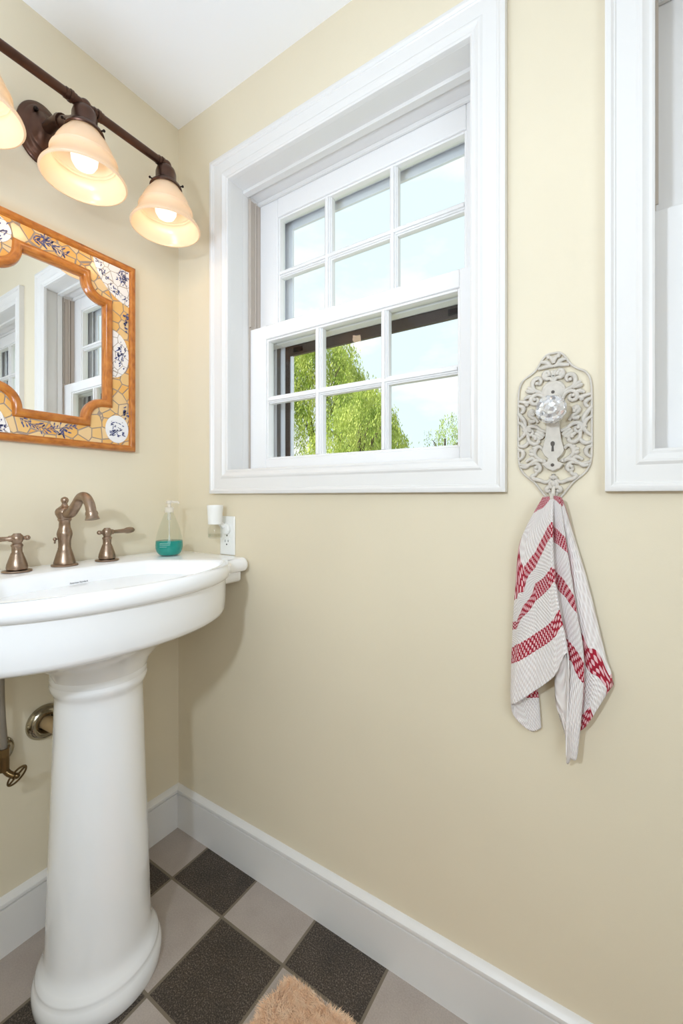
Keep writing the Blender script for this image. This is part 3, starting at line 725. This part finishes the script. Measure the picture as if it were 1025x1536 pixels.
# ------------------------------------------------------------------ filigree doorknob plate hook
fp = thing('doorknob_hook_plate', (1.1400, 0, 1.095), 'chalky white pierced scrollwork doorknob plate with glass knob between the two windows', 'wall hook')
KX, KZ = .0002095, .000233
def FP(X, Y, y=-.006): return (1.1400+(X-487)*KX, y, 1.3729-(Y-95)*KZ)
m = MB()
half = [(487,97),(540,102),(578,135),(603,175),(640,222),(690,255),(735,280),(768,325),(783,390),(786,500),(787,700),(786,880),(780,985),(755,1050),(715,1095),(650,1145),(600,1205),(560,1255),(520,1290),(487,1300)]
outl = half+[(974-x, y) for x, y in half[-2:0:-1]]
C = catmull([FP(x, y, -.0045) for x, y in outl], 4, True); m.tube(C, .0021, 8, True)
SCR = [
 [(555,455),(590,410),(640,385),(662,345),(650,300),(615,285),(590,308),(600,335),(622,330)],
 [(640,400),(672,372),(705,352)], [(655,395),(700,385),(715,372)],
 [(555,490),(580,440),(625,420),(668,440),(672,480),(640,498),(615,480),(625,455),(645,460)],
 [(668,470),(705,480),(738,470),(780,462)], [(690,475),(715,490),(700,505)], [(668,430),(700,430),(735,445)],
 [(487,338),(530,345),(562,380),(572,425),(560,460)],
 [(487,330),(515,300),(545,300),(568,275),(555,245),(530,245),(520,270)],
 [(487,320),(487,280),(505,240)], [(487,205),(530,198),(575,205),(615,210)], [(510,200),(545,165),(590,160)], [(487,180),(500,140),(535,120)], [(530,110),(525,140)],
 [(612,655),(640,620),(672,600),(690,575),(672,550),(650,560),(655,585)], [(640,640),(675,640),(690,625)],
 [(787,500),(760,505),(738,525),(745,550),(765,560)], [(787,560),(755,600),(728,640),(722,680)], [(787,640),(750,660),(728,700),(730,735),(755,765),(787,790)], [(745,700),(725,715)], [(752,740),(735,755)],
 [(548,735),(590,720),(630,690),(670,680),(705,695),(710,730),(685,752),(660,735),(668,715),(685,718)],
 [(560,770),(590,745),(625,720)], [(575,785),(610,760),(640,735)], [(590,790),(640,770),(665,755)],
 [(705,735),(700,775),(690,805),(650,830),(618,820),(615,795),(635,785)], [(690,800),(720,835),(750,845),(787,835)],
 [(787,870),(755,880),(742,905),(752,935),(787,960)],
 [(575,880),(598,855),(628,860),(645,890),(640,925),(605,955),(560,975)], [(640,900),(668,885),(690,890)], [(640,920),(670,915),(690,905)], [(645,870),(660,855)],
 [(560,985),(600,968),(640,970),(680,995),(720,1005),(780,990)], [(690,1000),(725,1020),(765,1015)], [(640,975),(660,950),(690,955),(720,975)],
 [(675,1000),(640,990),(610,1005),(598,1035),(615,1058),(640,1045),(632,1025)],
 [(615,1050),(640,1085),(665,1095),(650,1120),(605,1130),(560,1148),(525,1140),(505,1110)], [(660,1110),(680,1090)],
 [(487,1080),(487,1150),(487,1200),(487,1275)], [(487,1190),(520,1185),(545,1205),(535,1225),(510,1215)], [(500,1130),(515,1170),(505,1200)], [(487,1270),(505,1250),(520,1235)],
]
for s_ in SCR:
    for mm in (0, 1):
        P = [(974-x if mm else x, y) for x, y in s_]
        C = catmull([FP(x, y, -.0055) for x, y in P], 5); n = len(C)
        rad = [(.0045-.0016*abs(2*i/(n-1)-.9)) for i in range(n)]
        m.tube(C, rad, 7, flat=.85)
        if len(s_) > 6:
            e = FP(P[-1][0], P[-1][1], -.0075); m.ball(e, .0040, 8)
for (X, Y, r) in ((672,560,.0062),(690,700,.0038),(612,812,.0042),(487,1160,.0065),(487,1110,.0050),(545,275,.0050),(628,290,.0040),(620,1020,.0040)):
    for xx in ((X, 974-X) if X != 487 else (X,)): m.ball(FP(xx, Y, -.0065), r, 10, (1, .6, 1))
m.lathe([(.0170, -.003), (.0175, -.009), (.0150, -.0105), (.004, -.0108)], (1.1400, 0, FP(487, 418)[2]), 'Y', 28)
fg = m.build('filigree', 'fili', fp, smooth=60)
ESC = [(440,600),(535,600),(540,700),(552,800),(577,895),(560,930),(522,962),(525,985),(568,1008),(540,1040),(487,1062),(430,1035),(395,1003),(440,985),(448,960),(415,930),(396,895),(420,800),(432,700)]
m = MB(); T_ = lambda X, Y, y: FP(X, Y, y)
def scl(P, k): return [(487+(x-487)*k, 830+(y-830)*k) for x, y in P]
m.rings([[FP(x, y, -.004) for x, y in ESC], [FP(x, y, -.0115) for x, y in ESC], [FP(x, y, -.0130) for x, y in scl(ESC, .965)]], True, True, True)
es = m.build('escutcheon', 'fili', fp, smooth=40)
KH = [(487+20*math.cos(a), 838-20*math.sin(a)) for a in [(-.25+k/14*1.5)*PI for k in range(15)]]+[(478,900),(496,900)]
KH = [(470,850),(467,838),(470,826),(480,818),(490,818),(500,826),(503,838),(500,850),(493,858),(496,900),(474,900),(477,858)]
m = MB(); m.rings([[FP(x, y, -.0120) for x, y in KH], [FP(x, y, -.0136) for x, y in KH]], True, True, True); m.build('keyhole', 'hole', es, smooth=0)
for Y, y in ((418, -.0108), (1010, -.0130)):
    m = MB(); c = FP(483 if Y > 500 else 486, Y, 0); m.lathe([(.0032, y+.002), (.0030, y-.0010), (.0015, y-.0016)], c, 'Y', 14); m.build('screw', 'hole', es if Y > 500 else fg, smooth=40)
kc = FP(484, 590, 0)
kc = (1.1400, 0, 1.2600)
m = MB(); m.lathe([(.018,-.006),(.018,-.010),(.010,-.012),(.0085,-.022),(.0105,-.026)], kc, 'Y', 28); m.build('knob_stem', 'hook', fp, smooth=40)
m = MB(); m.lathe([(.010,-.024),(.0190,-.027),(.0262,-.036),(.0268,-.044),(.0235,-.0510),(.0170,-.0500),(.0110,-.0535),(.003,-.0545)], kc, 'Y', 12, ph=.2); m.build('glass_knob', 'crystal', fp, smooth=0)
m = MB(); m.tube(catmull([(1.1405, -.006, 1.118), (1.1405, -.016, 1.104), (1.1405, -.024, 1.094), (1.1405, -.034, 1.096), (1.1405, -.036, 1.106)], 5), .0035, 10); m.build('hook', 'hook', fp, smooth=60)

# ------------------------------------------------------------------ towel
tw = MB()
COLS = [  # path in zoom pixels, depth, stripe knots (zoomY -> stripe coordinate)
 ([(300,60),(262,300),(235,700),(225,1000),(250,1150),(264,1322)], -.010, [(50,.1),(400,1.3),(700,2.2),(1000,2.9),(1090,3.0),(1150,3.3),(1350,4.0)]),
 ([(292,58),(225,300),(170,700),(150,1000),(165,1200),(205,1338)], -.012, [(50,.1),(400,1.0),(700,2.1),(1000,2.9),(1150,3.34),(1350,3.9)]),
 ([(284,58),(185,260),(125,600),(106,900),(104,1150),(118,1262)], -.015, [(50,0),(250,.75),(330,.9),(480,.98),(560,1.0),(640,1.33),(740,1.98),(880,2.98),(980,3.33),(1200,3.95),(1300,3.99)]),
 ([(276,58),(164,268),(136,420),(134,700),(124,900),(104,1120),(106,1197)], -.024, [(50,0),(150,.33),(255,.9),(268,1.0),(440,1.2),(600,1.30),(630,1.34),(690,1.6),(830,2.7),(868,3.0),(972,3.33),(1200,3.95)]),
 ([(281,57),(192,270),(172,420),(172,560),(160,700),(150,900),(132,1110),(128,1186)], -.030, [(50,0),(130,.33),(410,.9),(440,1.0),(580,1.33),(650,1.97),(662,2.0),(690,2.1),(720,2.33),(830,2.9),(855,3.0),(958,3.33),(1190,3.95)]),
 ([(290,56),(240,280),(232,500),(238,800),(238,1000),(225,1122)], -.037, [(50,0),(120,.33),(360,1.0),(450,1.33),(530,2.0),(630,2.33),(800,3.0),(900,3.33),(1150,3.95)]),
 ([(318,52),(300,250),(300,500),(330,800),(335,950),(335,1040)], -.046, [(50,0),(62,.33),(220,1.0),(310,1.33),(470,2.0),(565,2.33),(735,3.0),(835,3.33),(1060,3.95)]),
 ([(326,50),(324,290),(331,450),(366,690),(390,800),(412,930)], -.050, [(50,0),(58,.33),(196,1.0),(285,1.33),(455,2.0),(545,2.33),(695,3.0),(790,3.33),(960,3.95)]),
 ([(333,50),(327,290),(337,500),(360,690),(352,900),(345,1050),(347,1190),(396,1340),(402,1478)], -.026, [(50,0),(62,.33),(200,1.0),(290,1.33),(420,2.0),(520,2.33),(760,3.0),(850,3.33),(1100,3.8),(1500,3.95)]),
 ([(345,50),(362,300),(400,600),(432,880),(425,1100),(425,1330),(428,1490)], -.034, [(50,0),(75,.33),(235,1.0),(325,1.33),(505,2.0),(610,2.33),(860,3.0),(960,3.33),(1150,3.6),(1500,3.95)]),
 ([(360,54),(402,340),(456,690),(488,880),(494,1060),(476,1290),(456,1490)], -.036, [(50,0),(100,.33),(275,1.0),(365,1.33),(600,2.0),(695,2.33),(965,3.0),(1080,3.33),(1500,3.95)]),
 ([(362,54),(398,340),(450,700),(484,900),(490,1060),(486,1200),(464,1362)], -.018, [(50,0),(100,.33),(740,.97),(760,1.0),(900,1.33),(1270,1.97),(1285,2.0),(1362,2.32)]),
 ([(370,58),(425,340),(490,700),(530,930),(548,1080),(535,1180),(520,1300)], -.026, [(50,0),(110,.33),(860,.97),(885,1.0),(1030,1.33),(1190,1.97),(1205,2.0),(1330,2.4)]),
 ([(374,60),(436,280),(505,520),(562,760),(612,970),(640,1060),(612,1150)], -.022, [(50,0),(85,.31),(120,.4),(1000,.97),(1035,1.0),(1140,1.32)]),
 ([(378,62),(440,270),(512,510),(570,745),(620,955),(656,1075),(640,1090)], -.010, [(50,0),(260,.31),(290,.4),(1060,.97),(1080,1.0),(1150,1.3)]),
]
NR = 150
def resample(pts, n):
    C = catmull([(p[0], p[1], 0) for p in pts], 10); L = [0]
    for i in range(1, len(C)): L.append(L[-1]+(C[i]-C[i-1]).length)
    out = []; j = 0
    for k in range(n):
        d = L[-1]*k/(n-1)
        while j < len(L)-2 and L[j+1] < d: j += 1
        t = (d-L[j])/max(1e-9, L[j+1]-L[j]); out.append(C[j].lerp(C[j+1], min(1, t)))
    return out
def interp(kn, x):
    if x <= kn[0][0]: return kn[0][1]
    for (a, p), (b_, q) in zip(kn, kn[1:]):
        if x <= b_: return p+(q-p)*(x-a)/(b_-a)
    return kn[-1][1]
GC = []; SV = []
for pts, dep, kn in COLS:
    r = resample(pts, NR); g = []; sv_ = []
    for k, p in enumerate(r):
        t = k/(NR-1); y = -.034*(1-min(1, t*5))+dep*min(1, t*5)
        g.append(Vector(onY(740+p[0]/3.655, 730+p[1]/3.655, y))); sv_.append(interp(kn, p[1]))
    GC.append(g); SV.append(sv_)
SUB = 5; nc = (len(COLS)-1)*SUB+1; V = []; UV = []
uacc = [0]
for j in range(1, len(COLS)): uacc.append(uacc[-1]+max(2.0, abs(COLS[j][0][3][0]-COLS[j-1][0][3][0])/7.5))
for k in range(NR):
    row = [GC[j][k] for j in range(len(COLS))]; cr = catmull(row, SUB)
    for c in range(nc):
        j = min(c//SUB, len(COLS)-2); t = c/SUB-j
        V.append(cr[c]); UV.append((uacc[j]+(uacc[j+1]-uacc[j])*t, SV[j][k]+(SV[j+1][k]-SV[j][k])*t))
Fc = [(k*nc+c, k*nc+c+1, (k+1)*nc+c+1, (k+1)*nc+c) for k in range(NR-1) for c in range(nc-1)]
off = Vector((1.142, -.03, .632))
me = bpy.data.meshes.new('hand_towel'); me.from_pydata([tuple(v-off) for v in V], [], Fc)
uvl = me.uv_layers.new(name='weave')
for lp in me.loops: uvl.data[lp.index].uv = UV[lp.vertex_index]
me.polygons.foreach_set('use_smooth', [True]*len(me.polygons)); me.materials.append(M['towel'])
o = bpy.data.objects.new('hand_towel', me); COL.objects.link(o); o.location = off
sm = o.modifiers.new('thick', 'SOLIDIFY'); sm.thickness = .0028; sm.offset = 0
tag(o, 'white woven hand towel with red checked stripes hanging from the scrollwork hook plate', 'towel')

# ------------------------------------------------------------------ rug
rug = thing('bath_rug', (1.02, -.42, 0), 'fluffy peach bath rug on the checkered floor tiles', 'rug')
rx0, rx1, ry0, ry1 = .612, 1.42, -.72, -.157
def rr_poly(x0, x1, y0, y1, r, n=6):
    P = []
    for cx, cy, a0 in ((x1-r, y0+r, -PI/2), (x1-r, y1-r, 0), (x0+r, y1-r, PI/2), (x0+r, y0+r, PI)):
        P += [(cx+r*math.cos(a0+PI/2*k/n), cy+r*math.sin(a0+PI/2*k/n)) for k in range(n+1)]
    return P
P = rr_poly(rx0, rx1, ry0, ry1, .03)
m = MB(); m.rings([[(x, y, .0005) for x, y in P], [(x, y, .009) for x, y in P]], True, True, True); m.build('backing', 'rugback', rug, smooth=40)
V = []; Fc = []; rnd = random.Random(5)
def inside(x, y):
    r = .03; dx = max(rx0+r-x, 0, x-(rx1-r)); dy = max(ry0+r-y, 0, y-(ry1-r)); return dx*dx+dy*dy <= r*r
def blades(n, x0, x1, y0, y1, wd):
    for _ in range(n):
        x, y = rnd.uniform(x0, x1), rnd.uniform(y0, y1)
        if not inside(x, y): continue
        a = rnd.uniform(0, 2*PI); sw = .6*math.sin(x*70+1.3*math.sin(y*55))+.5*math.sin(y*90+x*20)
        lean = (.007*math.cos(a)+.006*sw, .007*math.sin(a)+.004*sw-.002); L = rnd.uniform(.014, .021); c, s_ = math.cos(a+1.5), math.sin(a+1.5)
        i = len(V); V.extend([(x-wd*c, y-wd*s_, .006), (x+wd*c, y+wd*s_, .006), (x+lean[0]*.6+wd*.8*c, y+lean[1]*.6+wd*.8*s_, .006+L*.6), (x+lean[0]*.6-wd*.8*c, y+lean[1]*.6-wd*.8*s_, .006+L*.6), (x+lean[0]*1.5, y+lean[1]*1.5, .006+L*.85)])
        Fc.extend([(i, i+1, i+2, i+3), (i+3, i+2, i+4)])
blades(42000, rx0, .92, -.42, ry1, .0007); blades(26000, .92, rx1, ry0, ry1, .0016); blades(9000, rx0, .92, ry0, -.42, .0016)
m = MB(); m.v = V; m.f = Fc; p_ = m.build('pile', 'pile', rug, smooth=0, recalc=False); p_['kind'] = 'stuff'

# ------------------------------------------------------------------ outside
struct(MB().box(-30, 30, .6, 60, -.75, -.6).build('ground', 'grass', smooth=0))
def willow(cx, cy, top, rad, n, seed, mat, label, ls=.06, drop=(1.0, 2.6), lump=.35, minz=0.2, per=1.0):
    rn = random.Random(seed); t = thing('willow_tree', (cx, cy, -.6), label, 'tree', 'willow trees outside the window')
    m_ = MB(); m_.tube(catmull([(cx, cy, -.6), (cx+.05, cy, .4), (cx-.05, cy+.05, 1.4), (cx, cy, top*.8)], 5), [.13-.007*i for i in range(16)], 10)
    for k in range(6):
        a = rn.uniform(0, 2*PI); rr_ = rad*rn.uniform(.4, .8)
        m_.tube(catmull([(cx, cy, top*.35), (cx+.4*rr_*math.cos(a), cy+.4*rr_*math.sin(a), top*.65), (cx+rr_*math.cos(a), cy+rr_*math.sin(a), top*.78)], 4), [.045-.0045*i for i in range(9)], 7)
    m_.build('trunk', 'bark', t, smooth=60)
    V, Fc = [], []
    lumps = [(rn.uniform(0, 2*PI), rn.uniform(.1, 1.0), rn.uniform(-.6, .35)) for _ in range(34)]
    for _ in range(n):
        la, lr, lz = rn.choice(lumps)
        a = la+rn.gauss(0, .16); q = min(1.05, max(0, lr+rn.gauss(0, .08))); r_ = rad*q
        z = top*(1-.42*q**2.0)+lz*lump+rn.uniform(-.12, .05); x, y = cx+r_*math.cos(a), cy+r_*math.sin(a)
        L = rn.uniform(*drop); k = int(L/(.045)*per); sx, sy = rn.gauss(0, .10)+.12*math.cos(a), rn.gauss(0, .10)+.12*math.sin(a)
        for i in range(k):
            u = i/k; zz = z-L*u+.12*math.sin(PI*min(1, u*2.2))*1.0; xx = x+sx*u*1.5+rn.gauss(0, .03); yy = y+sy*u*1.5+rn.gauss(0, .03)
            if zz < minz: break
            th = rn.uniform(0, 2*PI); l_ = ls*rn.uniform(.6, 1.3); w_ = l_*.16
            d = Vector((math.cos(th)*.6, math.sin(th)*.6, -rn.uniform(.5, 2.0))).normalized()*l_; s_ = Vector((-math.sin(th), math.cos(th), rn.uniform(-.6, .6)))*w_
            b_ = len(V); p = Vector((xx, yy, zz)); V.extend([tuple(p), tuple(p+d*.5+s_), tuple(p+d), tuple(p+d*.5-s_)]); Fc.append((b_, b_+1, b_+2, b_+3))
    m_ = MB(); m_.v = V; m_.f = Fc; m_.build('foliage', mat, t, smooth=0, recalc=False)
    return t
def at(px, py, t): r = ray(px, py); return (CAM[0]+t*r[0], CAM[1]+t*r[1], CAM[2]+t*r[2])
c = at(478, 500, 13.5); willow(c[0], c[1], 6.2, 2.35, 1000, 11, 'leaf', 'tall green weeping willow outside, seen through the left panes of the lower sash', .10, (1.2, 3.4), .7)
c = at(540, 560, 8.0); willow(c[0], c[1], 3.10, 1.15, 900, 23, 'leaf', 'shorter rounded willow in front of the tall one, in the middle lower panes', .065, (.7, 1.9), .5)
c = at(668, 630, 14.0); willow(c[0], c[1], 3.75, 1.1, 170, 31, 'leaf2', 'thin wispy willow top low in the right-hand lower pane', .085, (.6, 1.7), .6, per=.7)

# ------------------------------------------------------------------ light
wd = bpy.data.worlds.new('sky'); SC.world = wd; wd.use_nodes = True
nt = wd.node_tree; nt.nodes.clear()
nn = lambda t_: nt.nodes.new('ShaderNode'+t_)
tc = nn('TexCoord'); mp_ = nn('Mapping'); mp_.inputs['Scale'].default_value = (1.6, 1.6, 4.2); nz = nn('TexNoise'); nz.inputs['Scale'].default_value = 2.2; nz.inputs['Detail'].default_value = 7
rp = nn('ValToRGB'); e = rp.color_ramp.elements; e[0].position = .46; e[0].color = (.80, .94, 1.0, 1); e[1].position = .60; e[1].color = (1, 1, 1, 1)
bg = nn('Background'); bg.inputs['Strength'].default_value = 1.18; ow = nn('OutputWorld')
nt.links.new(tc.outputs['Generated'], mp_.inputs['Vector']); nt.links.new(mp_.outputs[0], nz.inputs['Vector']); nt.links.new(nz.outputs[0], rp.inputs[0]); nt.links.new(rp.outputs[0], bg.inputs[0]); nt.links.new(bg.outputs[0], ow.inputs[0])
def light(name, typ, loc, energy, col=(1,1,1), rot=None, **k):
    L = bpy.data.lights.new(name, typ); L.energy = energy; L.color = col
    for a, b_ in k.items(): setattr(L, a, b_)
    o_ = bpy.data.objects.new(name, L); COL.objects.link(o_); o_.location = loc
    if rot: o_.rotation_euler = rot
    return o_
light('sun', 'SUN', (0, -5, 10), 6.0, (1, .96, .88), (math.radians(48), 0, math.radians(-42)), angle=.01)
light('bounce_flash', 'AREA', (.62, -1.30, 1.05), 17, (.66, .80, 1.0), (PI, 0, 0), shape='DISK', size=.5)
light('added_soft_fill', 'AREA', (2.25, -1.55, 1.50), 14.5, (.74, .87, 1.0), (math.radians(75), 0, math.radians(60)), shape='DISK', size=1.1)  # added fill light, unseen, to lift the sink skirt and lower wall
fl = light('camera_flash', 'SPOT', (.97, -1.25, 1.38), 27, (.75, .87, 1.0), None, shadow_soft_size=.035, spot_size=math.radians(128), spot_blend=.75)
fl.rotation_euler = Vector((-.16, 1.2, -.22)).to_track_quat('-Z', 'Y').to_euler()

# ------------------------------------------------------------------ camera
cd = bpy.data.cameras.new('camera'); cam = bpy.data.objects.new('camera', cd); COL.objects.link(cam)
cam.location = CAM; cam.rotation_euler = (math.radians(90), 0, math.atan2(.5471, .8370))
cd.sensor_fit = 'HORIZONTAL'; cd.sensor_width = 36; cd.lens = F_/1025*36; cd.shift_y = -23/1025; cd.clip_start = .02
SC.camera = cam
SC.view_settings.view_transform = 'Standard'; SC.view_settings.look = 'None'; SC.view_settings.gamma = 1; SC.view_settings.exposure = -0.05
SC.view_settings.use_curve_mapping = False
SC.cycles.max_bounces = 12; SC.cycles.transparent_max_bounces = 24; SC.cycles.diffuse_bounces = 6
